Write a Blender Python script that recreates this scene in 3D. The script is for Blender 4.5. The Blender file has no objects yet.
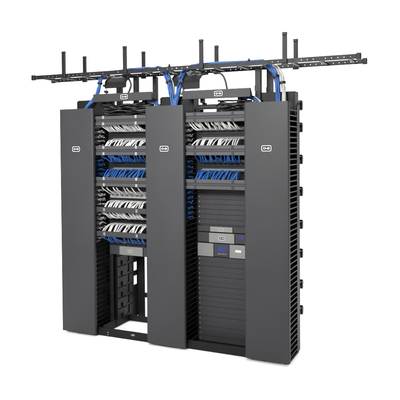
import bpy, bmesh, math, random
from mathutils import Vector, Matrix
random.seed(7)
S = bpy.context.scene
COL = S.collection

# ------------------------------------------------------------------ helpers
class MB:
    """collects boxes, tubes and prisms, then links them as ONE mesh object"""
    def __init__(s):
        s.v, s.f, s.m, s.sm = [], [], [], []
    def add(s, vs, fs, mi=0, smooth=False):
        b = len(s.v)
        s.v += [tuple(v) for v in vs]
        for f in fs:
            s.f.append(tuple(b + i for i in f)); s.m.append(mi); s.sm.append(smooth)
    def box(s, x0, x1, y0, y1, z0, z1, mi=0):
        vs = [(x, y, z) for z in (z0, z1) for y in (y0, y1) for x in (x0, x1)]
        s.add(vs, [(0, 2, 3, 1), (4, 5, 7, 6), (0, 1, 5, 4), (2, 6, 7, 3), (0, 4, 6, 2), (1, 3, 7, 5)], mi)
        return s
    def prism(s, poly, axis, a, b, mi=0, smooth=False):
        """poly in the two other axes (in xyz order), extruded along axis from a to b"""
        n = len(poly)
        def pt(q, t):
            q = list(q); q.insert(axis, t); return q
        vs = [pt(q, a) for q in poly] + [pt(q, b) for q in poly]
        s.add(vs, [tuple(range(n))[::-1], tuple(range(n, 2 * n))], mi, False)
        b0 = len(s.v) - 2 * n
        for i in range(n):
            j = (i + 1) % n
            s.f.append((b0 + i, b0 + j, b0 + n + j, b0 + n + i)); s.m.append(mi); s.sm.append(smooth)
        return s
    def tube(s, path, r, n=8, mi=0):
        P = [Vector(p) for p in path]
        rings = []
        up = Vector((0.13, 0.31, 0.94)).normalized()
        last = None
        for i, p in enumerate(P):
            t = (P[min(i + 1, len(P) - 1)] - P[max(i - 1, 0)]).normalized()
            if last is None:
                a = t.cross(up)
                if a.length < .1: a = t.cross(Vector((1, 0, 0)))
            else:
                a = last - t * last.dot(t)
            a.normalize(); last = a
            c = t.cross(a)
            rr = r[i] if isinstance(r, (list, tuple)) else r
            rings.append([p + (a * math.cos(2 * math.pi * k / n) + c * math.sin(2 * math.pi * k / n)) * rr for k in range(n)])
        vs = [q for R in rings for q in R]
        fs = []
        for i in range(len(P) - 1):
            for k in range(n):
                k2 = (k + 1) % n
                fs.append((i * n + k, i * n + k2, (i + 1) * n + k2, (i + 1) * n + k))
        s.add(vs, fs, mi, True)
        s.add(rings[0], [tuple(range(n))[::-1]], mi); s.add(rings[-1], [tuple(range(n))], mi)
        return s
    def cyl(s, p, axis, r, h, n=14, mi=0):
        poly = [(r * math.cos(2 * math.pi * k / n), r * math.sin(2 * math.pi * k / n)) for k in range(n)]
        o = [q for i, q in enumerate(p) if i != axis]
        return s.prism([(a + o[0], b + o[1]) for a, b in poly], axis, p[axis], p[axis] + h, mi, True)
    def build(s, name, mats, parent=None, bevel=0.0, seg=1):
        me = bpy.data.meshes.new(name)
        me.from_pydata(s.v, [], s.f)
        bm = bmesh.new(); bm.from_mesh(me); bmesh.ops.recalc_face_normals(bm, faces=bm.faces); bm.to_mesh(me); bm.free()
        for m in (mats if isinstance(mats, (list, tuple)) else [mats]): me.materials.append(m)
        for p, mi, sm in zip(me.polygons, s.m, s.sm):
            p.material_index = mi; p.use_smooth = sm
        o = bpy.data.objects.new(name, me); COL.objects.link(o)
        if parent is not None: o.parent = parent
        if bevel:
            b = o.modifiers.new('bevel', 'BEVEL'); b.width = bevel; b.segments = seg; b.limit_method = 'ANGLE'; b.angle_limit = math.radians(40)
            b.harden_normals = False
        return o

def tag(o, label=None, cat=None, group=None, kind=None):
    if label: o['label'] = label
    if cat: o['category'] = cat
    if group: o['group'] = group
    if kind: o['kind'] = kind
    return o

def empty(name, loc, label, cat, group=None):
    o = bpy.data.objects.new(name, None); COL.objects.link(o)
    o.location = loc; o.empty_display_size = .05
    return tag(o, label, cat, group)

def copy_tree(o, parent=None):
    c = o.copy(); COL.objects.link(c)
    if parent is not None: c.parent = parent
    for ch in list(o.children): copy_tree(ch, c)
    return c

def smooth(pts, sub=6):
    """Catmull-Rom through the points"""
    P = [Vector(p) for p in pts]
    Q = [P[0] * 2 - P[1]] + P + [P[-1] * 2 - P[-2]]
    out = []
    for i in range(1, len(Q) - 2):
        a, b, c, d = Q[i - 1], Q[i], Q[i + 1], Q[i + 2]
        for k in range(sub):
            t = k / sub
            out.append(.5 * (2 * b + (c - a) * t + (2 * a - 5 * b + 4 * c - d) * t * t + (3 * b - a - 3 * c + d) * t ** 3))
    out.append(P[-1])
    return out

# ------------------------------------------------------------------ materials
def mat(name, col, rough=.5, metal=0.0, spec=.5, var=0.0, nscale=40, bump=0.0, bscale=900, objvar=0.0, emit=None, coat=0.0):
    m = bpy.data.materials.new(name); m.use_nodes = True
    nt = m.node_tree; b = nt.nodes['Principled BSDF']
    b.inputs['Roughness'].default_value = rough; b.inputs['Metallic'].default_value = metal
    b.inputs['Specular IOR Level'].default_value = spec
    b.inputs['Coat Weight'].default_value = coat
    c4 = (*col, 1)
    b.inputs['Base Color'].default_value = c4
    tc = nt.nodes.new('ShaderNodeTexCoord')
    src = None
    if var:
        n = nt.nodes.new('ShaderNodeTexNoise'); n.inputs['Scale'].default_value = nscale; n.inputs['Detail'].default_value = 5
        nt.links.new(tc.outputs['Object'], n.inputs['Vector'])
        r = nt.nodes.new('ShaderNodeMapRange'); r.inputs['From Min'].default_value = .3; r.inputs['From Max'].default_value = .7
        r.inputs['To Min'].default_value = 1 - var; r.inputs['To Max'].default_value = 1 + var
        nt.links.new(n.outputs['Fac'], r.inputs['Value']); src = r.outputs['Result']
        rr = nt.nodes.new('ShaderNodeMapRange'); rr.inputs['From Min'].default_value = .3; rr.inputs['From Max'].default_value = .7
        rr.inputs['To Min'].default_value = max(rough - .05, 0); rr.inputs['To Max'].default_value = min(rough + .05, 1)
        nt.links.new(n.outputs['Fac'], rr.inputs['Value']); nt.links.new(rr.outputs['Result'], b.inputs['Roughness'])
    if objvar:
        oi = nt.nodes.new('ShaderNodeObjectInfo')
        r = nt.nodes.new('ShaderNodeMapRange'); r.inputs['To Min'].default_value = 1 - objvar; r.inputs['To Max'].default_value = 1 + objvar * .6
        nt.links.new(oi.outputs['Random'], r.inputs['Value'])
        if src is not None:
            mu = nt.nodes.new('ShaderNodeMath'); mu.operation = 'MULTIPLY'
            nt.links.new(src, mu.inputs[0]); nt.links.new(r.outputs['Result'], mu.inputs[1]); src = mu.outputs[0]
        else: src = r.outputs['Result']
    if src is not None:
        mx = nt.nodes.new('ShaderNodeMix'); mx.data_type = 'RGBA'; mx.blend_type = 'MULTIPLY'; mx.inputs['Factor'].default_value = 1
        mx.inputs['A'].default_value = c4; nt.links.new(src, mx.inputs['B']); nt.links.new(mx.outputs['Result'], b.inputs['Base Color'])
    if bump:
        n2 = nt.nodes.new('ShaderNodeTexNoise'); n2.inputs['Scale'].default_value = bscale; n2.inputs['Detail'].default_value = 2
        nt.links.new(tc.outputs['Object'], n2.inputs['Vector'])
        bp = nt.nodes.new('ShaderNodeBump'); bp.inputs['Strength'].default_value = bump; bp.inputs['Distance'].default_value = .001
        nt.links.new(n2.outputs['Fac'], bp.inputs['Height']); nt.links.new(bp.outputs['Normal'], b.inputs['Normal'])
    if emit:
        b.inputs['Emission Color'].default_value = (*emit[:3], 1); b.inputs['Emission Strength'].default_value = emit[3]
    return m

M = dict(
    floor=mat('white_paper', (.92, .92, .92), .9, spec=.0, var=.01, nscale=2),
    door=mat('charcoal_powder_coat', (.0272, .0276, .0290), .5, spec=.25, var=.07, nscale=2.2, bump=.25),
    cover=mat('grey_powder_coat', (.042, .042, .0455), .5, spec=.3, var=.05, nscale=6, bump=.2),
    tray=mat('dark_powder_coat', (.027, .027, .029), .5, spec=.25, var=.05, nscale=5, bump=.2),
    black=mat('black_powder_coat', (.007, .007, .0073), .5, spec=.16, var=.1, nscale=12, bump=.2),
    comb=mat('black_plastic', (.0045, .0045, .0047), .45, spec=.13, var=.1, nscale=20),
    rail=mat('black_ladder_paint', (.011, .011, .0125), .45, spec=.2, var=.1, nscale=10, bump=.15),
    rubber=mat('black_rubber_cap', (.006, .006, .006), .5, spec=.3, var=.1, nscale=30),
    panel=mat('blank_panel_paint', (.025, .025, .027), .42, spec=.22, var=.06, nscale=5, bump=.15),
    silver=mat('silver_faceplate', (.165, .165, .158), .45, metal=.5, spec=.5, var=.025, nscale=140, bump=.3, bscale=900),
    steel=mat('zinc_steel', (.62, .61, .58), .3, metal=.9, var=.08, nscale=50),
    bright=mat('pale_metal_clip', (.26, .26, .26), .4, metal=.2, var=.08, nscale=80),
    brass=mat('brass_bolt', (.30, .22, .13), .45, metal=.6, var=.1, nscale=80),
    white=mat('white_print', (.52, .52, .52), .5, var=.03, nscale=60),
    wcord=mat('white_cord_jacket', (.46, .46, .45), .42, spec=.35, objvar=.35, var=.05, nscale=60),
    bcord=mat('blue_cord_jacket', (.014, .078, .27), .42, spec=.4, objvar=.35, var=.08, nscale=60),
    blue=mat('blue_cable_jacket', (.011, .068, .235), .42, spec=.4, objvar=.2, var=.06, nscale=40),
    wcable=mat('white_cable_jacket', (.36, .355, .335), .45, spec=.4, objvar=.15, var=.06, nscale=40),
    boot=mat('clear_plug', (.42, .42, .40), .3, spec=.5, objvar=.3, var=.05, nscale=80),
    port=mat('port_plastic', (.16, .16, .155), .45, var=.1, nscale=120),
    lcd=mat('blue_lcd', (.018, .026, .105), .5, spec=.2, var=.1, nscale=20, emit=(.03, .06, .4, .04)),
    wcable_dark=mat('black_cable_jacket', (.010, .010, .010), .45, spec=.4, objvar=.3, var=.1, nscale=40),
)

# ------------------------------------------------------------------ dimensions (metres)
W, G = .376, .548                      # door width, gap between doors
RX = [W + G / 2, 2 * W + G * 1.5]      # rack centres  .650  1.574
MX = [0, W + G, 2 * (W + G)]           # left edge of each vertical manager
H = 2.114
U = .04445

# ------------------------------------------------------------------ setting
f = MB(); f.box(-14, 14, -14, 9, -.05, 0); f = f.build('floor', M['floor']); tag(f, 'seamless white studio floor under the racks', 'floor', kind='structure')
b = MB()
prof = [(9 + 0, .0)] + [(7 + 3 * math.sin(a), 3 - 3 * math.cos(a) + .004) for a in [math.radians(6 + 84 * i / 14) for i in range(15)]] + [(10, 9)]
prof = [(7.0, .004)] + prof[1:]
back = prof + [(y + .05, z) for y, z in prof[::-1]]
b.prism(back, 0, -14, 14, smooth=True)
b = b.build('backdrop', M['floor']); tag(b, 'white curved paper backdrop behind the racks', 'backdrop', kind='structure')

# ------------------------------------------------------------------ badge: rounded outline with a small link mark
def badge_mesh(w, h, parent, name='badge'):
    m = MB()
    def rr(w, h, r, n=6):
        out = []
        for cx, cz, a0 in ((w / 2 - r, h / 2 - r, 0), (-w / 2 + r, h / 2 - r, 90), (-w / 2 + r, -h / 2 + r, 180), (w / 2 - r, -h / 2 + r, 270)):
            for k in range(n + 1):
                a = math.radians(a0 + 90 * k / n); out.append((cx + r * math.cos(a), cz + r * math.sin(a)))
        return out
    def ring(o, i, y0, y1, mi, dx=0):
        n = len(o)
        vs = [(x + dx, y, z) for y in (y0, y1) for L in (o, i) for x, z in L]
        fs = []
        for k in range(n):
            j = (k + 1) % n
            fs += [(k, j, n + j, n + k), (2 * n + k, 3 * n + k, 3 * n + j, 2 * n + j), (k, 2 * n + k, 2 * n + j, j), (n + k, n + j, 3 * n + j, 3 * n + k)]
        m.add(vs, fs, mi)
    t = h * .105
    m.prism(rr(w, h, h * .28), 1, -.0015, .002, 1)
    ring(rr(w, h, h * .28), rr(w - 2 * t, h - 2 * t, h * .2), -.004, -.0017, 0)
    # mark: an oval link at each side and a bar between them
    a = h * .34
    ring(rr(w * .27, a, a * .48), rr(w * .27 - h * .17, a - h * .17, a * .2), -.0035, -.0016, 0, -w * .2)
    ring(rr(w * .27, a, a * .48), rr(w * .27 - h * .14, a - h * .14, a * .2), -.0035, -.0016, 0, w * .2)
    m.box(-w * .09, w * .09, -.0035, -.0016, -h * .05, h * .05, 0)
    m.box(w * .13, w * .27, -.0033, -.0016, -h * .045, h * .045, 0)
    return m.build(name, [M['white'], M['rubber']], parent)

# ------------------------------------------------------------------ vertical cable managers
def rrect(w, d, r, n=4):
    out = []
    for cx, cy, a0 in ((w - r, r, 270), (w - r, d, 0), (0 + r, d, 90), (r, r, 180)):
        if cy == d: out.append((w if a0 == 0 else 0, d)); continue
        for k in range(n + 1):
            a = math.radians(a0 + 90 * k / n); out.append((cx + r * math.cos(a), cy + r * math.sin(a)))
    return out

def make_manager():
    root = empty('vertical_cable_manager', (0, 0, 0), '-', 'cable manager', 'tall cable managers standing beside the racks')
    d = MB(); n = 24
    front = [(W * t, -.0050 * (1 - (2 * t - 1) ** 2) + (.0125 - math.sqrt(max(0, .0125 ** 2 - max(0, .0125 - min(t, 1 - t) * W) ** 2)))) for t in [0, .004, .010, .018, .027, .036] + [.05 + .9 * k / n for k in range(n + 1)] + [.964, .973, .982, .990, .996, 1]]
    prof = front + [(W, .030), (0, .030)]
    d.prism(prof, 2, .022, H, smooth=True)
    door = d.build('door', M['door'], root)
    es = door.modifiers.new('edge_split', 'EDGE_SPLIT'); es.split_angle = math.radians(35)
    bd = badge_mesh(.084, .048, door); bd.location = (.193, -.0053, 1.741)
    for z in (.35, 1.05, 1.75):
        hp = MB(); hp.box(.02, .05, .0305, .052, z - .04, z + .04); hp.build('hinge', M['black'], door, bevel=.002)
    # finger combs on both sides: one finger per rack unit
    for sgn, x0, x1 in ((0, .012, .036), (1, .340, .364)):
        c = MB()
        n = 46
        for k in range(n):
            z = .045 + k * U
            o = x0 if sgn == 0 else x1
            s = 1 if sgn == 0 else -1
            c.box(min(o, o + s * .006), max(o, o + s * .006), .062, .287, z, z + .010)
            c.box(min(o + s * .0065, o + s * .024), max(o + s * .0065, o + s * .024), .085, .287, z + .002, z + .007)
            c.box(min(o, o + s * .009), max(o, o + s * .009), .045, .0615, z - .008, z + .018)
        c.box(x0, x1, .2875, .335, .02, 2.10)
        c.build('finger_comb', M['comb'], root, bevel=.002)
    p = MB(); p.box(.012, .364, .3355, .378, .02, 2.12)
    for z in [.2 + .24 * k for k in range(8)]: p.box(.08, .296, .3255, .335, z, z + .14)
    p.build('back_panel', M['black'], root, bevel=.002)
    t = MB(); t.box(.030, .346, .250, .256, 2.02, 2.212); t.box(.018, .0295, .25, .36, 2.02, 2.205); t.box(.3465, .358, .25, .36, 2.02, 2.212)
    t.build('top_plate', M['black'], root, bevel=.0015)
    b = MB(); b.box(.015, .361, .05, .37, .008, .0195)
    b.build('base_plate', M['black'], root, bevel=.002)
    for x in (.05, .15, .325):
        l = MB(); l.cyl((x, .06, 0), 2, .016, .008); l.cyl((x, .06, .0), 2, .006, .03)
        l.build('leveling_foot', M['rubber'], root)
    return root

mgr0 = make_manager()
mlab = ['left end cable manager with plain charcoal door, white cords showing at its inner edge',
        'middle cable manager with charcoal door, standing between the two racks',
        'right end cable manager with charcoal door, exposed finger comb and hooks on its outer side']
mgrs = [mgr0] + [copy_tree(mgr0) for _ in range(2)]
for m, x, l in zip(mgrs, MX, mlab):
    m.location = (x, 0, 0); m['label'] = l
# cable hooks behind the outer edge of the right manager
for i, z in enumerate((2.113, 1.922, 1.644, 1.365, 1.077, .824, .553, .325)):
    h = MB()
    h.box(.325, .350, .3785, .4915, z + .018, z + .028)
    h.prism([(.490, z - .036), (.515, z - .048), (.532, z - .036), (.537, z + .012), (.526, z + .034), (.490, z + .040)], 0, .322, .353)
    h.tube([(.337, .380, z - .075), (.337, .43, z - .035), (.337, .495, z - .008)], .010, 8)
    h.build('cable_hook', M['comb'], mgrs[2], bevel=.002)

# ------------------------------------------------------------------ relay racks
def make_rack():
    root = empty('relay_rack', (0, 0, 0), '-', 'equipment rack', 'open frame racks holding panels and cords')
    for s in (-1, 1):
        u = MB()
        a, b = sorted((s * .258, s * .2265))
        zz = 0.11                                  # front flange is perforated: strips with real gaps between
        u.box(min(s * .258, s * .2475), max(s * .258, s * .2475), .2355, .2395, .085, 2.09)
        u.box(min(s * .2345, s * .2265), max(s * .2345, s * .2265), .2355, .2395, .085, 2.09)
        z = .085
        while z < 2.08:
            u.box(min(s * .247, s * .235), max(s * .247, s * .235), .236, .239, z, z + .0105); z += U / 3 
        u.box(min(s * .258, s * .254), max(s * .258, s * .254), .240, .312, .085, 2.09)
        u.box(a, b, .3125, .3165, .085, 2.09)
        u.build('upright', M['black'], root)
    for y0, y1, zt, nm in ((.062, .10, .078, 'base_bar'), (.56, .64, .062, 'base_bar')):
        bb = MB(); bb.box(-.285, .285, y0, y1 if nm == '' else y0 + .008, 0.002, zt); bb.box(-.285, .285, y0 + .0085, y1, .002, .011)
        bb.build(nm, M['black'], root, bevel=.002)
    for s in (-1, 1):
        sb = MB(); sb.box(min(s * .258, s * .249), max(s * .258, s * .249), .1005, .5595, .002, .084)
        sb.build('base_angle', M['black'], root, bevel=.002)
    tb = MB(); tb.box(-.258, .258, .232, .240, 2.0905, 2.128); tb.box(-.258, .258, .2405, .312, 2.12, 2.128); tb.box(-.258, .258, .3125, .318, 2.0905, 2.128)
    tb.build('top_bar', M['black'], root, bevel=.002)
    sl = MB()
    for i in range(24): sl.box(-.21 + i * .018, -.199 + i * .018, .2285, .2315, 2.099, 2.118)
    sl.build('slot_row', M['panel'], root)
    # side panels with rows of pressed plates, recesses and two open windows at the back edge
    for s in (-1, 1):
        sp = MB()
        def bx(x0, x1, y0, y1, z0, z1):
            a, b = sorted((s * x0, s * x1)); sp.box(a, b, y0, y1, z0, z1)
        wins = ((.345, .435), (.490, .575))
        bx(.250, .244, .3175, .648, .013, 2.06)
        bx(.250, .244, .7105, .735, .013, 2.06)
        zs = [.013] + [t for w in wins for t in w] + [2.06]
        for k in range(0, len(zs), 2): bx(.250, .244, .6485, .710, zs[k], zs[k + 1])
        z = .10
        while z < 2.0:
            bx(.2435, .232, .325, .370, z - .024, z + .072)
            bx(.2435, .232, .3705, .418, z + .024, z + .072)
            bx(.2435, .232, .4185, .50, z - .026, z + .070)
            bx(.2435, .232, .5005, .545, z - .026, z - .006)
            bx(.2435, .236, .5455, .61, z - .026, z + .068)
            z += .104
        sp.build('side_panel', M['black'], root, bevel=.0015)
        ru = MB()
        a, b = sorted((s * .2435, s * .163))
        if s < 0: ru.box(a, b, .722, .735, .003, 2.06)
        else: ru.box(.21, .2435, .722, .735, .013, 2.06)
        ru.build('rear_upright', M['black'], root, bevel=.002)
    for z in (.205, .9, 1.6):
        cb = MB(); cb.box(-.1625, .2095, .724, .734, z, z + .05); cb.build('rear_crossbar', M['black'], root, bevel=.002)
    return root
rack0 = make_rack(); racks = [rack0, copy_tree(rack0)]
for r, x, l in zip(racks, RX, ['left black open rack, empty below its lowest silver device so the floor shows through',
                               'right black open rack, filled to the base with dark blanking panels']):
    r.location = (x, 0, 0); r['label'] = l
for z in (.020, .040):
    ab = MB(); ab.cyl((-.172, .0615, z), 1, .006, -.005, 8); ab.build('anchor_bolt', M['brass'], racks[0])
pl = MB(); pl.box(.075, .112, .060, .0617, .040, .056); pl.build('name_plate', M['port'], racks[0])

# ------------------------------------------------------------------ top troughs
def make_trough():
    root = empty('overhead_trough', (0, 0, 0), '-', 'cable trough', 'grey troughs on top of the racks')
    a = MB(); a.prism([(-.335, .0), (.290, .0), (.290, .074), (-.335, .074)], 1, .095, .101)
    a.build('front_lip', M['tray'], root, bevel=.002)
    t = MB(); t.box(-.335, .29, .1015, .22, .008, .012)
    for e in (-.335, .286): t.prism([(.1015, .0125), (.22, .0125), (.22, .0128), (.15, .0130), (.118, .066), (.1015, .074)], 0, e, e + .004)
    t.build('tray', M['tray'], root, bevel=.001)
    for x in (-.2, .15):
        g = MB(); g.box(x, x + .03, .17, .215, -.03, .0075); g.box(x, x + .03, .2155, .255, -.048, -.026); g.build('mounting_leg', M['black'], root, bevel=.002)
    b = badge_mesh(.076, .043, root); b.location = (.006, .0945, .038)
    return root
tr0 = make_trough(); tr1 = copy_tree(tr0)
tr0.location = (RX[0], 0, 2.177); tr1.location = (RX[1] + .006, 0, 2.168)
tr0['label'] = 'grey trough with a small badge on top of the left rack'
tr1['label'] = 'grey trough with a small badge on top of the right rack'

# ------------------------------------------------------------------ horizontal cable managers
CLX = (-.19, .155)
def make_hman(hgt, clipmat, two):
    root = empty('horizontal_cable_manager', (0, 0, 0), '-', 'cable manager', 'horizontal cable managers across the racks')
    x0, x1 = -.281, .277
    def cov(z0, z1):
        c = MB(); c.prism([(.046, z0 + .003), (.049, z0), (.060, z0), (.060, z1), (.049, z1), (.046, z1 - .003)], 0, x0, x1); return c
    if two:
        cov(.053, hgt).build('cover', M['cover'], root, bevel=.0012)
        cov(0, .030).build('cover', M['cover'], root, bevel=.0012)
        c = MB(); c.box(x0 + .002, x1 - .002, .052, .060, .0305, .0525); c.build('channel', M['tray'], root, bevel=.001)
    else:
        cov(0, hgt).build('cover', M['tray'], root, bevel=.0012)
    for x in CLX:
        for zc in ((.072, .014) if two else (hgt * .5,)):
            k = MB(); k.box(x - .011, x + .011, .041, .0455, zc - .014, zc + .014); k.box(x - .006, x + .006, .038, .0405, zc - .008, zc + .008)
            k.build('clip', clipmat, root, bevel=.0015)
    g = MB()
    for i in range(14):
        x = x0 + .012 + i * (x1 - x0 - .024) / 13
        g.box(x - .004, x + .004, .0605, .20, .006, .010); g.box(x - .004, x + .004, .0605, .20, hgt - .010, hgt - .006)
        g.box(x - .004, x + .004, .0605, .068, .0105, hgt - .0105)
    g.build('finger_row', M['comb'], root)
    k = MB(); k.box(x0 + .035, x1 - .031, .205, .232, .002, hgt - .002)
    k.build('back_plate', M['black'], root, bevel=.001)
    return root
hm_a = make_hman(.085, M['bright'], True); hm_b = make_hman(.085, M['tray'], True); hm_c = make_hman(.048, M['port'], False)
HM = [(hm_a, 0, 1.957, 'topmost grey cable manager bar with pale clips in the left rack'),
      (None, 0, 1.683, 'grey bar with pale clips between white and blue cord rows in the left rack'),
      (None, 0, 1.397, 'grey cable manager bar with pale clips just under the blue cords of the left rack'),
      (hm_c, 0, 1.158, 'thin dark cable manager bar between two white cord rows in the left rack'),
      ('c', 0, .934, 'thin dark cable manager bar right above the short blue cords in the left rack'),
      (hm_b, 1, 1.965, 'topmost grey cable manager bar with dark clips in the right rack'),
      ('b', 1, 1.683, 'grey cable manager bar between white and blue cord rows in the right rack'),
      ('b', 1, 1.394, 'grey cable manager bar above the blanking panels in the right rack')]
for src, r, z, l in HM:
    o = src if src not in (None, 'b', 'c') else copy_tree({None: hm_a, 'b': hm_b, 'c': hm_c}[src])
    o.location = (RX[r], 0, z); o['label'] = l

# ------------------------------------------------------------------ patch panels and cords
def make_panel(h, mface, mport):
    root = empty('patch_panel', (0, 0, 0), '-', 'patch panel', 'patch panels in the racks')
    p = MB(); p.box(-.2413, .2413, .226, .2345, 0, h); p.box(-.215, .215, .2400, .30, .004, h - .004)
    p.box(-.226, .226, .2362, .2376, h - .006, h + .030); p.box(-.226, .226, .2382, .2394, -.030, .006)
    p.build('face', mface, root, bevel=.001)
    q = MB()
    for i in range(24):
        x = -.205 + i * .0178
        q.box(x - .0068, x + .0068, .2215, .2255, h / 2 - .009, h / 2 + .009)
    q.build('port_row', mport, root, bevel=.001)
    l = MB(); l.box(-.2, .2, .2235, .2255, h / 2 + .012, h / 2 + .017); l.build('label_strip', M['port'], root)
    return root
PH = .081
pp = make_panel(PH, M['black'], M['port']); pw = make_panel(.046, M['bright'], M['port']); pq = make_panel(.046, M['black'], M['port'])

def make_cord(mtl, dx, dz, sag, plugm):
    m = MB()
    path = smooth([(0, -.006, 0), (dx * .05, -.045, -.002), (dx * .35, -.085, dz * .22 + sag), (dx * .75, -.120, dz * .62), (dx, -.142, dz)], 4)
    m.tube(path, .0062, 7)
    o = m.build('jumper_cable', mtl)
    g = MB(); g.box(-.0055, .0055, -.026, .010, -.0045, .0045); g.tube([(0, -.026, 0), (0, -.040, 0)], [.0055, .0045], 6)
    g.build('plug', plugm, o, bevel=.001)
    return o
first = {}
def proto(key, mtl, dz):
    out = []
    for i in range(7):
        out.append(make_cord(mtl, random.uniform(-.060, .022), dz * random.uniform(.92, 1.08), random.uniform(-.010, .014), M['boot']))
    first[key] = set()
    return out
PR = {}
def cords(rack, z, dz, colour, label, group, n=23, skip=()):
    key = (colour, round(dz, 3))
    if key not in PR: PR[key] = proto(key, M['wcord'] if colour == 'white' else M['bcord'], dz)
    for i in range(n):
        if i in skip: continue
        k = random.randrange(7)
        src = PR[key][k]
        if k in first[key]: o = copy_tree(src)
        else: o = src; first[key].add(k)
        o.location = (RX[rack] - .205 + i * .0178, .2215, z)
        o.rotation_euler = (random.uniform(-.05, .05), random.uniform(-.04, .04), random.uniform(-.11, .11))
        tag(o, label, 'patch cord', group)

def panel(src, rack, z, h, label):
    o = src if not src.get('used') else copy_tree(src)
    src['used'] = 1
    o.location = (RX[rack], 0, z - h / 2); o['label'] = label

Rn = ['left', 'right']
for r in (0, 1):
    panel(pp, r, 1.905, PH, f'black patch panel full of white cords, highest in the {Rn[r]} rack')
    cords(r, 1.905, .075, 'white', f'white patch cord rising from the highest panel of the {Rn[r]} rack', f'white cords of the highest panel in the {Rn[r]} rack')
    panel(pp, r, 1.822, PH, f'black patch panel with white cords dropping into the second bar of the {Rn[r]} rack')
    cords(r, 1.822, -.078, 'white', f'white patch cord dropping into the second cable bar of the {Rn[r]} rack', f'white cords of the second panel in the {Rn[r]} rack')
    panel(pp, r, 1.622, PH, f'black patch panel with blue cords under the second bar of the {Rn[r]} rack')
    cords(r, 1.622, .080, 'blue', f'blue patch cord hanging from the second cable bar of the {Rn[r]} rack', f'upper blue cords in the {Rn[r]} rack')
    panel(pp, r, 1.545, PH, f'black patch panel with blue cords dropping into the third bar of the {Rn[r]} rack')
    cords(r, 1.545, -.078, 'blue', f'blue patch cord dropping into the third cable bar of the {Rn[r]} rack', f'lower blue cords in the {Rn[r]} rack')
panel(pw, 0, 1.300, .046, 'pale bare patch panel without cords under the third bar of the left rack')
cords(0, 1.318, .075, 'white', 'short grey cord hanging from the third bar in front of the pale bare panel', 'cords above the pale bare panel', skip=tuple(i for i in range(23) if i % 3))
panel(pp, 0, 1.238, PH, 'black patch panel feeding white cords down to the upper thin bar in the left rack')
cords(0, 1.250, -.075, 'white', 'white patch cord dropping into the upper thin bar of the left rack', 'white cords above the upper thin bar in the left rack')
panel(pp, 0, 1.098, PH, 'black patch panel with white cords hanging from the upper thin bar in the left rack')
cords(0, 1.094, .075, 'white', 'white patch cord hanging from the upper thin bar of the left rack', 'white cords under the upper thin bar in the left rack')
panel(pp, 0, 1.022, PH, 'black patch panel with white cords dropping into the lower thin bar in the left rack')
cords(0, 1.034, -.078, 'white', 'white patch cord dropping into the lower thin bar of the left rack', 'white cords above the lower thin bar in the left rack')
panel(pq, 0, .862, .046, 'black patch panel with short blue cords just above the silver device of the left rack')
cords(0, .862, .080, 'blue', 'short blue patch cord hanging from the lower thin bar of the left rack', 'short blue cords above the silver device', skip=(3, 6, 9, 12, 14, 16, 18))

# ------------------------------------------------------------------ blanking panels (right rack)
def make_blank(h, mid):
    root = empty('blanking_panel', (0, 0, 0), '-', 'blanking panel', 'dark blanking panels filling the right rack')
    p = MB(); p.box(-.2413, .2413, .228, .2352, .0006, h - .0008)
    if mid: p.box(-.2413, .2413, .2262, .2278, .004, h / 2 - .0025); p.box(-.2413, .2413, .2262, .2278, h / 2 + .0025, h - .004)
    else: p.box(-.2413, .2413, .2262, .2278, .004, h - .004)
    p.box(-.226, .226, .2362, .2376, h - .006, h + .014); p.box(-.226, .226, .2382, .2394, -.004, .006)
    p.build('plate', M['panel'], root, bevel=.0012)
    for x in (-.2345, .2345):
        q = MB()
        for z in ((h / 2,) if not mid else (h * .25, h * .75)): q.cyl((x, .2262, z), 1, .0042, -.003, 8)
        q.build('screw', M['bright'], root)
    return root
on = ['first', 'second', 'third', 'fourth', 'fifth', 'sixth', 'seventh', 'eighth', 'ninth', 'tenth']
b1 = make_blank(U, False); b2 = make_blank(2 * U, True)
for i in range(7):
    o = b1 if i == 0 else copy_tree(b1)
    o.location = (RX[1], 0, 1.383 - U * (i + 1)); o['label'] = f'narrow dark blanking panel, {on[i]} one down beneath the lowest cable bar of the right rack'
o = copy_tree(b1); o.location = (RX[0], 0, 1.340); o['label'] = 'dark blanking panel behind the short grey cords above the pale bare panel'; o['group'] = 'blanking panel in the left rack'
o = copy_tree(b1); o.location = (RX[1], 0, .0325); o['label'] = 'narrow dark blanking panel at the very bottom of the right rack, just above its base'
bp = MB(); bp.box(-.2485, .2485, .1005, .31, .0125, .030); bp.build('base_pan', M['black'], racks[1], bevel=.002)
for i in range(8):
    o = b2 if i == 0 else copy_tree(b2)
    o.location = (RX[1], 0, .788 - 2 * U * (i + 1)); o['label'] = f'wide dark blanking panel, {on[i]} one down below the device with the large blue display'

# ------------------------------------------------------------------ rack devices
def device(name, rack, z0, z1, label, cat, faces, yf=.205):
    root = empty(name, (RX[rack], 0, z0), label, cat)
    h = z1 - z0
    c = MB(); c.box(-.2413, .2413, yf + .018, .2345, .001, h - .001); c.box(-.215, .215, .2400, .55, .003, h - .003); c.box(-.226, .226, .2362, .2376, h - .006, h + .014); c.box(-.226, .226, .2382, .2394, -.006, .006)
    c.build('chassis', M['panel'], root, bevel=.0015)
    for nm, x0, x1, a, bb, mm, dy in faces:
        p = MB(); p.box(x0 - RX[rack], x1 - RX[rack], yf - dy, yf + .0175, a * h, bb * h)
        if nm == 'grille':
            nz = int((bb - a) * h / .0055) - 1
            for i in range(nz): p.box(x0 - RX[rack] + .008, x1 - RX[rack] - .008, yf - dy - .0016, yf - dy - .0002, a * h + .006 + i * .0055, a * h + .0085 + i * .0055)
        p.build(nm, mm, root, bevel=.003, seg=2)
    return root
def emblem(root, x, z, w, h):
    e = badge_mesh(w, h, root); e.location = (x, .2005, z)
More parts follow.
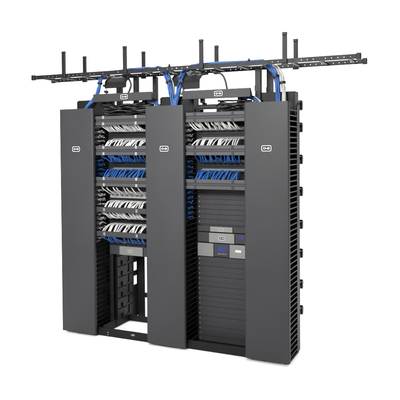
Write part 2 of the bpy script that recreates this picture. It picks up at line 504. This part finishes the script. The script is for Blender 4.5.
d = device('network_switch', 1, 1.008, 1.060, 'slim network device with narrow silver front, uppermost of three in the right rack', 'network device',
           [('faceplate', 1.452, 1.665, .06, .94, M['silver'], .004), ('end_panel', 1.335, 1.449, .06, .94, M['panel'], 0), ('end_panel', 1.668, 1.80, .06, .94, M['panel'], 0)])
emblem(d, 1.560 - RX[1], .026, .048, .022)
d = device('network_switch', 1, .914, 1.004, 'middle device with silver front, round emblem and small blue screen in the right rack', 'network device',
           [('faceplate', 1.442, 1.682, .03, .97, M['silver'], .006), ('end_panel', 1.335, 1.439, .05, .95, M['panel'], 0), ('end_panel', 1.685, 1.81, .05, .95, M['panel'], 0), ('screen', 1.712, 1.772, .45, .75, M['lcd'], .002)])
emblem(d, 1.566 - RX[1], .045, .058, .029)
d = device('battery_unit', 1, .792, .910, 'large device with two silver grilles and a big blue display in the right rack', 'power unit',
           [('grille', 1.335, 1.486, .02, .98, M['silver'], .006), ('control_panel', 1.490, 1.632, .03, .97, M['panel'], .003), ('grille', 1.637, 1.805, .02, .98, M['silver'], .006),
            ('display', 1.522, 1.605, .38, .78, M['lcd'], .0052), ('label', 1.690, 1.745, .44, .62, M['white'], .008)])
for i in range(4):
    q = MB(); q.box(1.527 - RX[1] + i * .021, 1.540 - RX[1] + i * .021, .1995, .2018, .026, .034); q.build('button', M['port'], d, bevel=.001)
d = device('network_switch', 0, .738, .828, 'silver fronted device with small badge at the bottom of the left rack', 'network device',
           [('faceplate', .520, .772, .05, .95, M['silver'], .006), ('end_panel', .412, .517, .05, .95, M['panel'], 0), ('end_panel', .775, .888, .05, .95, M['panel'], 0)])
emblem(d, .640 - RX[0], .045, .048, .022)

# ------------------------------------------------------------------ overhead ladder runway
LZ0, LZ1 = 2.423, 2.460
XL, XR = -.384, 2.750
lad = empty('ladder_runway', ((XL + XR) / 2, .25, LZ0), 'long black ladder runway with upright posts running above both racks', 'ladder runway')
L0 = lad.location
def rail(y0, y1):
    m = MB()
    zb, zt = LZ0 - L0.z, LZ1 - L0.z
    yy0, yy1 = y0 - L0.y, y1 - L0.y
    xl, xr = XL - L0.x, XR - L0.x
    m.box(xl, xr, yy0, yy1, zt - .0145, zt); m.box(xl, xr, yy0, yy1, zb, zb + .0145)
    x = xl
    while x < xr - .03:
        m.box(x, min(x + .0415, xr), yy0 + .0008, yy0 + .006, zb + .0146, zt - .0146); x += .048
    return m.build('rail', M['rail'], lad)
rail(.089, .104); rail(.390, .405)
for x in (XL, XR):
    for y in (.089, .390):
        e = MB(); s = -1 if x == XL else 1
        a, bb = sorted((x - s * .020, x + s * .016)); e.box(a - L0.x, bb - L0.x, y - .007 - L0.y, y + .022 - L0.y, -.006, .044)
        e.build('end_cap', M['rubber'], lad, bevel=.005, seg=2)
x = 2.667
while x > XL + .05:
    r = MB(); r.box(x - .014 - L0.x, x + .014 - L0.x, .1045 - L0.y, .3895 - L0.y, .006, .022); r.build('rung', M['black'], lad, bevel=.002); x -= .2286
for i, x in enumerate((-.004, .676, 1.435, 2.169)):
    for y, sg in ((.072, 1), (.4085, -1)):
        p = MB(); w = .019
        p.box(x - w - L0.x, x + w - L0.x, y - L0.y, y + .0165 - L0.y, .002, .222)
        po = p.build('retaining_post', M['rail'], lad, bevel=.003, seg=2)
        c = MB(); c.box(x - w - .001 - L0.x, x + w + .001 - L0.x, y - .0015 - L0.y, y + .018 - L0.y, .2225, .248); c.build('cap', M['rubber'], po, bevel=.004, seg=2)
        c = MB(); c.box(x - .026 - L0.x, x + .026 - L0.x, y - .003 - L0.y, y + .0195 - L0.y, -.012, .0015)
        c.build('post_bracket', M['rail'], po, bevel=.003)
for x in (1.12, 1.86):
    bt = MB(); bt.cyl((x - L0.x, .096 - L0.y, .0372), 2, .008, .022, 10); bt.cyl((x - L0.x, .096 - L0.y, .0372), 2, .014, .008, 6); bt.build('bolt', M['rail'], lad)
for x in (.60, 1.015, 1.195, 1.30):
    bt = MB(); bt.cyl((x - L0.x, .0885 - L0.y, .0185), 1, .0055, -.004, 10); bt.build('bolt', M['steel'], lad)

# ------------------------------------------------------------------ supports between racks and runway
def support(x, y, w, z0, z1, label):
    root = empty('support_bracket', (x, y, z0), label, 'support bracket', 'black brackets holding the runway up')
    a = MB(); a.box(-w, w, 0, .012, .0085, z1 - z0); a.box(-w, -w + .006, .0125, .045, .0085, z1 - z0); a.box(w - .006, w, .0125, .045, .0085, z1 - z0)
    a.build('post', M['rail'], root, bevel=.002)
    a = MB(); a.box(-w - .014, w + .014, -.012, .06, 0, .008); a.build('foot', M['rail'], root, bevel=.002)
    a = MB(); a.box(-w - .003, w + .003, -.004, -.0005, (z1 - z0) * .30, (z1 - z0) * .46); a.cyl((0, -.004, (z1 - z0) * .38), 1, .008, -.005, 8); a.build('joint_plate', M['rubber'], root, bevel=.001)
    return root
support(.678, .25, .020, 2.14, 2.424, 'black bracket under the runway rising behind the left trough, left of the other bracket')
support(.797, .405, .020, 2.14, 2.424, 'black bracket under the runway close to the middle cable manager, behind the left trough')
support(1.892, .22, .024, 2.14, 2.424, 'front black bracket under the runway above the right cable manager')
support(1.940, .395, .026, 2.14, 2.424, 'rear black bracket under the runway, next to the right blue bundle')
support(.405, .395, .026, 2.14, 2.424, 'black bracket behind the dark drop plate at the left')

# ------------------------------------------------------------------ cable drop plates
def drop(x0, x1, y0, zt, zb, label):
    root = empty('drop_plate', ((x0 + x1) / 2, y0, zt), label, 'cable drop', 'dark curved plates under the runway')
    w = (x1 - x0) / 2; h = zt - zb
    prof = [(.20, 0.0), (.13, -.004), (.07, -.02), (.03, -.05), (.008, -.085), (0, -h)]
    prof = [(p.y, p.z) for p in smooth([(0, a, c) for a, c in prof], 5)]
    m = MB(); m.prism(prof + [(a + .004, c - .003) for a, c in prof[::-1]], 0, -w, w)
    m.build('curved_plate', M['black'], root)
    for s in (-1, 1):
        e = MB(); e.prism([(.20, 0.006), (.13, .004), (.06, -.012), (.0, -.06), (-.004, -h), (.010, -h), (.016, -.07), (.07, -.03), (.2, -.008)], 0, s * (w + .0005), s * (w + .004))
        e.build('edge', M['black'], root)
    return root
drop(.440, .655, .115, 2.425, 2.305, 'wide dark drop plate beside the left blue bundle')
drop(1.235, 1.390, .125, 2.408, 2.262, 'dark drop plate right of the blue cables that meet in a V')
drop(1.075, 1.165, .22, 2.420, 2.300, 'small dark drop plate between the two blue bundles of the V')

# ------------------------------------------------------------------ cable bundles
def bundle(name, pts, n, rad, r, m, label, cat, group, straps=(), strapm='rubber', twist=2.0, sub=8, clip=()):
    root = empty(name, pts[-1], label, cat, group)
    base = Vector(pts[-1])
    path = smooth(pts, sub)
    # frames
    off = [(0, 0)] + [(math.cos(2 * math.pi * k / (n - 1)), math.sin(2 * math.pi * k / (n - 1))) for k in range(n - 1)] if n > 1 else [(0, 0)]
    N = len(path); ups = []
    last = None
    for i, p in enumerate(path):
        t = (path[min(i + 1, N - 1)] - path[max(i - 1, 0)]).normalized()
        a = (t.cross(Vector((0, 1, 0))) if last is None else last - t * last.dot(t))
        if a.length < .05: a = t.cross(Vector((1, 0, 0)))
        a.normalize(); last = a; ups.append((a, t.cross(a)))
    for k, (ox, oy) in enumerate(off):
        ph = random.uniform(-.25, .25); q = []
        for i, p in enumerate(path):
            an = twist * i / N + ph + .2 * math.sin(i * .7 + k)
            c, s = math.cos(an), math.sin(an); a, b = ups[i]
            rr = rad * (1 + .16 * math.sin(i * .55 + k * 2.1))
            q.append(p + a * (ox * c - oy * s) * rr + b * (ox * s + oy * c) * rr - base)
        mm = MB(); mm.tube(q, r, 7); mm.build('cable', m, root)
    for fr in straps:
        i = int(fr * (N - 1)); p = path[i]; t = (path[min(i + 1, N - 1)] - path[max(i - 1, 0)]).normalized()
        mm = MB(); R = rad + r + .005
        mm.tube([p - base - t * .010, p - base + t * .010], R, 14)
        a, b = ups[i]
        mm.tube([p - base - Vector((0, 1, 0)) * (R - .004), p - base - Vector((-.012, 1, 0)) * (R + .010)], .009, 8)
        mm.build('strap', M[strapm], root)
    return root
B = 'blue cable bundles dropping from the runway'
bundle('cable_bundle', [(.93, .22, 2.466), (.78, .2, 2.472), (.60, .2, 2.464), (.47, .2, 2.458), (.385, .2, 2.446), (.335, .2, 2.405), (.318, .2, 2.335), (.29, .2, 2.26), (.235, .19, 2.19), (.17, .17, 2.10), (.155, .16, 1.9)],
       6, .011, .008, M['blue'], 'blue cable bundle curving down from the runway into the left cable manager', 'cable bundle', B, straps=(.57,))
bundle('cable_bundle', [(.80, .28, 2.455), (.93, .23, 2.472), (.99, .2, 2.45), (1.035, .2, 2.403), (1.062, .2, 2.33), (1.081, .2, 2.249), (1.10, .2, 2.14), (1.11, .18, 1.9)],
       8, .0155, .008, M['blue'], 'left blue bundle of the two that meet in a V above the middle door', 'cable bundle', B, straps=(.57,))
bundle('cable_bundle', [(1.95, .21, 2.466), (1.65, .2, 2.466), (1.36, .2, 2.466), (1.27, .2, 2.452), (1.215, .2, 2.425), (1.190, .2, 2.38), (1.177, .2, 2.324), (1.155, .2, 2.246), (1.13, .19, 2.14), (1.12, .17, 1.9)],
       8, .0155, .008, M['blue'], 'right blue bundle of the two that meet in a V above the middle door', 'cable bundle', B, straps=(.68,))
bundle('cable_bundle', [(1.70, .25, 2.452), (1.90, .22, 2.466), (1.97, .2, 2.446), (2.012, .2, 2.41), (2.05, .2, 2.36), (2.072, .2, 2.28), (2.076, .2, 2.14), (2.07, .18, 1.9)],
       8, .0155, .008, M['blue'], 'blue cable bundle dropping into the right cable manager beside white cables', 'cable bundle', B, straps=(.63,))
Wg = 'white cable bundles dropping from the runway'
bundle('cable_bundle', [(1.95, .26, 2.445), (2.03, .24, 2.425), (2.075, .22, 2.39), (2.108, .21, 2.33), (2.118, .205, 2.25), (2.128, .2, 2.16), (2.12, .18, 1.95)],
       6, .012, .0075, M['wcable'], 'white cable bundle right of the blue one above the right cable manager', 'cable bundle', Wg, straps=(.62,))
bundle('cable_bundle', [(.94, .28, 2.44), (1.01, .26, 2.42), (1.06, .24, 2.375), (1.09, .23, 2.31), (1.10, .22, 2.25), (1.11, .21, 2.15)],
       3, .008, .007, M['wcable'], 'thin white cables behind the left blue bundle of the V', 'cable bundle', Wg)
bundle('cable_bundle', [(.45, .25, 2.43), (.385, .235, 2.40), (.362, .23, 2.34), (.375, .23, 2.29), (.36, .22, 2.22)],
       3, .008, .007, M['wcable'], 'thin white cables beside the left blue bundle and the wide drop plate', 'cable bundle', Wg, straps=(.5, .8))
bundle('cable_bundle', [(1.27, .25, 2.43), (1.225, .235, 2.39), (1.215, .23, 2.34), (1.20, .23, 2.29), (1.17, .22, 2.22)],
       3, .008, .007, M['wcable'], 'thin white cables behind the right blue bundle of the V', 'cable bundle', Wg, straps=(.55,))
Lg = 'loops of cable leaving the troughs'
bundle('cable_loop', [(.70, .28, 2.15), (.80, .22, 2.175), (.862, .20, 2.192), (.917, .2, 2.165), (.955, .19, 2.10), (.97, .17, 1.9)], 4, .010, .0085, M['blue'],
       'blue cables arching out of the left trough into the middle manager', 'cable loop', Lg)
bundle('cable_loop', [(.70, .29, 2.12), (.80, .24, 2.14), (.85, .225, 2.165), (.895, .225, 2.14), (.925, .21, 2.08), (.94, .18, 1.9)], 3, .009, .008, M['wcable'],
       'white cables arching below the blue ones between left trough and middle manager', 'cable loop', Lg)
bundle('cable_loop', [(1.68, .28, 2.12), (1.76, .22, 2.16), (1.813, .2, 2.178), (1.872, .2, 2.155), (1.915, .19, 2.10), (1.93, .17, 1.9)], 4, .010, .0085, M['blue'],
       'blue cables arching out of the right trough into the right manager', 'cable loop', Lg)
bundle('cable_loop', [(1.70, .29, 2.13), (1.78, .23, 2.165), (1.825, .21, 2.178), (1.885, .21, 2.160), (1.935, .2, 2.10), (1.95, .18, 1.9)], 3, .008, .007, M['wcable'],
       'white cables arching beside the blue ones at the right trough', 'cable loop', Lg)
Kg = 'thin black cables hanging from the runway'
bundle('black_cable', [(.52, .28, 2.42), (.585, .21, 2.425), (.640, .2, 2.39), (.665, .2, 2.335), (.650, .2, 2.285), (.62, .2, 2.235), (.60, .22, 2.19)], 1, .0, .0085, M['wcable_dark'],
       'thin black cable looping down from the runway behind the left trough', 'cable', Kg)
bundle('black_cable', [(1.47, .24, 2.405), (1.53, .2, 2.400), (1.578, .2, 2.375), (1.605, .2, 2.325), (1.622, .2, 2.25), (1.625, .22, 2.18)], 1, .0, .0085, M['wcable_dark'],
       'thin black cable curving down from the runway behind the right trough', 'cable', Kg)

# dark cables lying on top of the racks, under the troughs
def tangle(x0, x1, n, label):
    root = empty('dark_cables', ((x0 + x1) / 2, .30, 2.10), label, 'cables', 'dark cables under the troughs')
    for k in range(n):
        m = MB(); pts = []
        y = random.uniform(.15, .50); z = random.uniform(2.05, 2.145)
        for i in range(7):
            t = i / 6
            pts.append((x0 + (x1 - x0) * t - root.location.x, min(max(y + random.uniform(-.03, .03), .14), .52) - .30, min(max(z + random.uniform(-.014, .014), 2.04), 2.158) - 2.10))
        m.tube(smooth(pts, 5), random.uniform(.006, .011), 6); m.build('cable', M['wcable_dark'], root)
    return root
tangle(.39, .90, 44, 'tangle of dark cables on top of the left rack, under its trough')
tangle(1.53, 1.84, 30, 'tangle of dark cables on top of the right rack, under its trough')

# ------------------------------------------------------------------ cords gathered inside the vertical managers, seen through the combs
def gathered(x, y, z0, z1, m, n, label, spread=.03):
    root = empty('cord_bundle', (x, y, z0), label, 'cord bundle', 'patch cords gathered inside the cable managers')
    for k in range(n):
        ox, oy = random.uniform(-.018, .012), random.uniform(-spread, spread)
        pts = [(ox + random.uniform(-.007, .007), oy + random.uniform(-.009, .009), (z1 - z0) * i / 14) for i in range(15)]
        mm = MB(); mm.tube(smooth(pts, 3), .0045, 6); mm.build('cord', m, root)
    # short leads leaving sideways through the comb towards the rows
    z = .03
    while z < z1 - z0 - .02:
        for k in range(8):
            zz = z + random.uniform(-.010, .012); yy = -.05 + .0135 * k + random.uniform(-.004, .004)
            mm = MB(); mm.tube(smooth([(-.012, yy, zz - .045), (-.004, yy, zz - .012), (.018, yy + .006, zz + .002), (.050, yy + .012, zz + .004)], 4), .0056, 6)
            mm.build('cord', m, root)
        z += U
    return root
gathered(.318, .150, 1.69, 1.97, M['wcord'], 10, 'white cords gathered inside the left manager beside the highest rows of the left rack')
gathered(.318, .150, 1.47, 1.68, M['bcord'], 9, 'blue cords gathered inside the left manager beside the blue rows of the left rack')
gathered(.318, .150, .87, 1.40, M['wcord'], 8, 'white cords gathered inside the left manager beside the thin dark bars')
gathered(1.242, .150, 1.69, 1.97, M['wcord'], 10, 'white cords gathered inside the middle manager beside the highest rows of the right rack')
gathered(1.242, .150, 1.10, 1.68, M['bcord'], 10, 'blue cords inside the middle manager, reaching down past the right rack\'s lowest bar')

# ------------------------------------------------------------------ camera (fitted offline to the photograph)
c = Vector((3.48004, -4.44835, 1.77186)); yaw, pit, rol, fpx, px, py = .41931, -.02535, -.00677, 580.405, 204.764, 159.635
fw = Vector((-math.sin(yaw) * math.cos(pit), math.cos(yaw) * math.cos(pit), math.sin(pit)))
r = Vector((math.cos(yaw), math.sin(yaw), 0)); u = r.cross(fw)
R_ = r * math.cos(rol) + u * math.sin(rol); U_ = u * math.cos(rol) - r * math.sin(rol)
cam = bpy.data.cameras.new('camera'); co = bpy.data.objects.new('camera', cam); COL.objects.link(co)
mw = Matrix((R_, U_, -fw)).transposed().to_4x4(); mw.translation = c; co.matrix_world = mw
cam.sensor_width = 36; cam.lens = fpx / 400 * 36; cam.shift_x = (200 - px) / 400; cam.shift_y = -(200 - py) / 400
cam.clip_start = .05; cam.clip_end = 200
S.camera = co

# ------------------------------------------------------------------ light: white studio and softboxes
w = bpy.data.worlds.new('World'); S.world = w; w.use_nodes = True
bg = w.node_tree.nodes['Background']; bg.inputs['Color'].default_value = (1, 1, 1, 1); bg.inputs['Strength'].default_value = .38
def area(name, loc, target, sx, sy, power):
    l = bpy.data.lights.new(name, 'AREA'); l.shape = 'RECTANGLE'; l.size = sx; l.size_y = sy; l.energy = power
    o = bpy.data.objects.new(name, l); COL.objects.link(o); o.location = loc
    o.rotation_euler = (Vector(target) - Vector(loc)).to_track_quat('-Z', 'Y').to_euler()
    return o
k = area('key_softbox', (1.1, -4.9, 3.3), (.80, 0, 1.65), 2.6, 1.4, 94); k.data.spread = math.radians(62)
area('overhead_softbox', (1.1, 2.0, 6.8), (1.1, 1.2, 0), 11, 8, 930)
area('backdrop_softbox_left', (-6.0, 3.4, 6.6), (-5.5, 9.5, 1.5), 8, 2.5, 1400)
area('backdrop_softbox_right', (4.0, 3.4, 6.6), (3.5, 9.5, 1.2), 8, 2.5, 600)

S.view_settings.view_transform = 'Standard'; S.view_settings.look = 'None'; S.view_settings.gamma = 1; S.view_settings.exposure = 0
S.cycles.max_bounces = 8
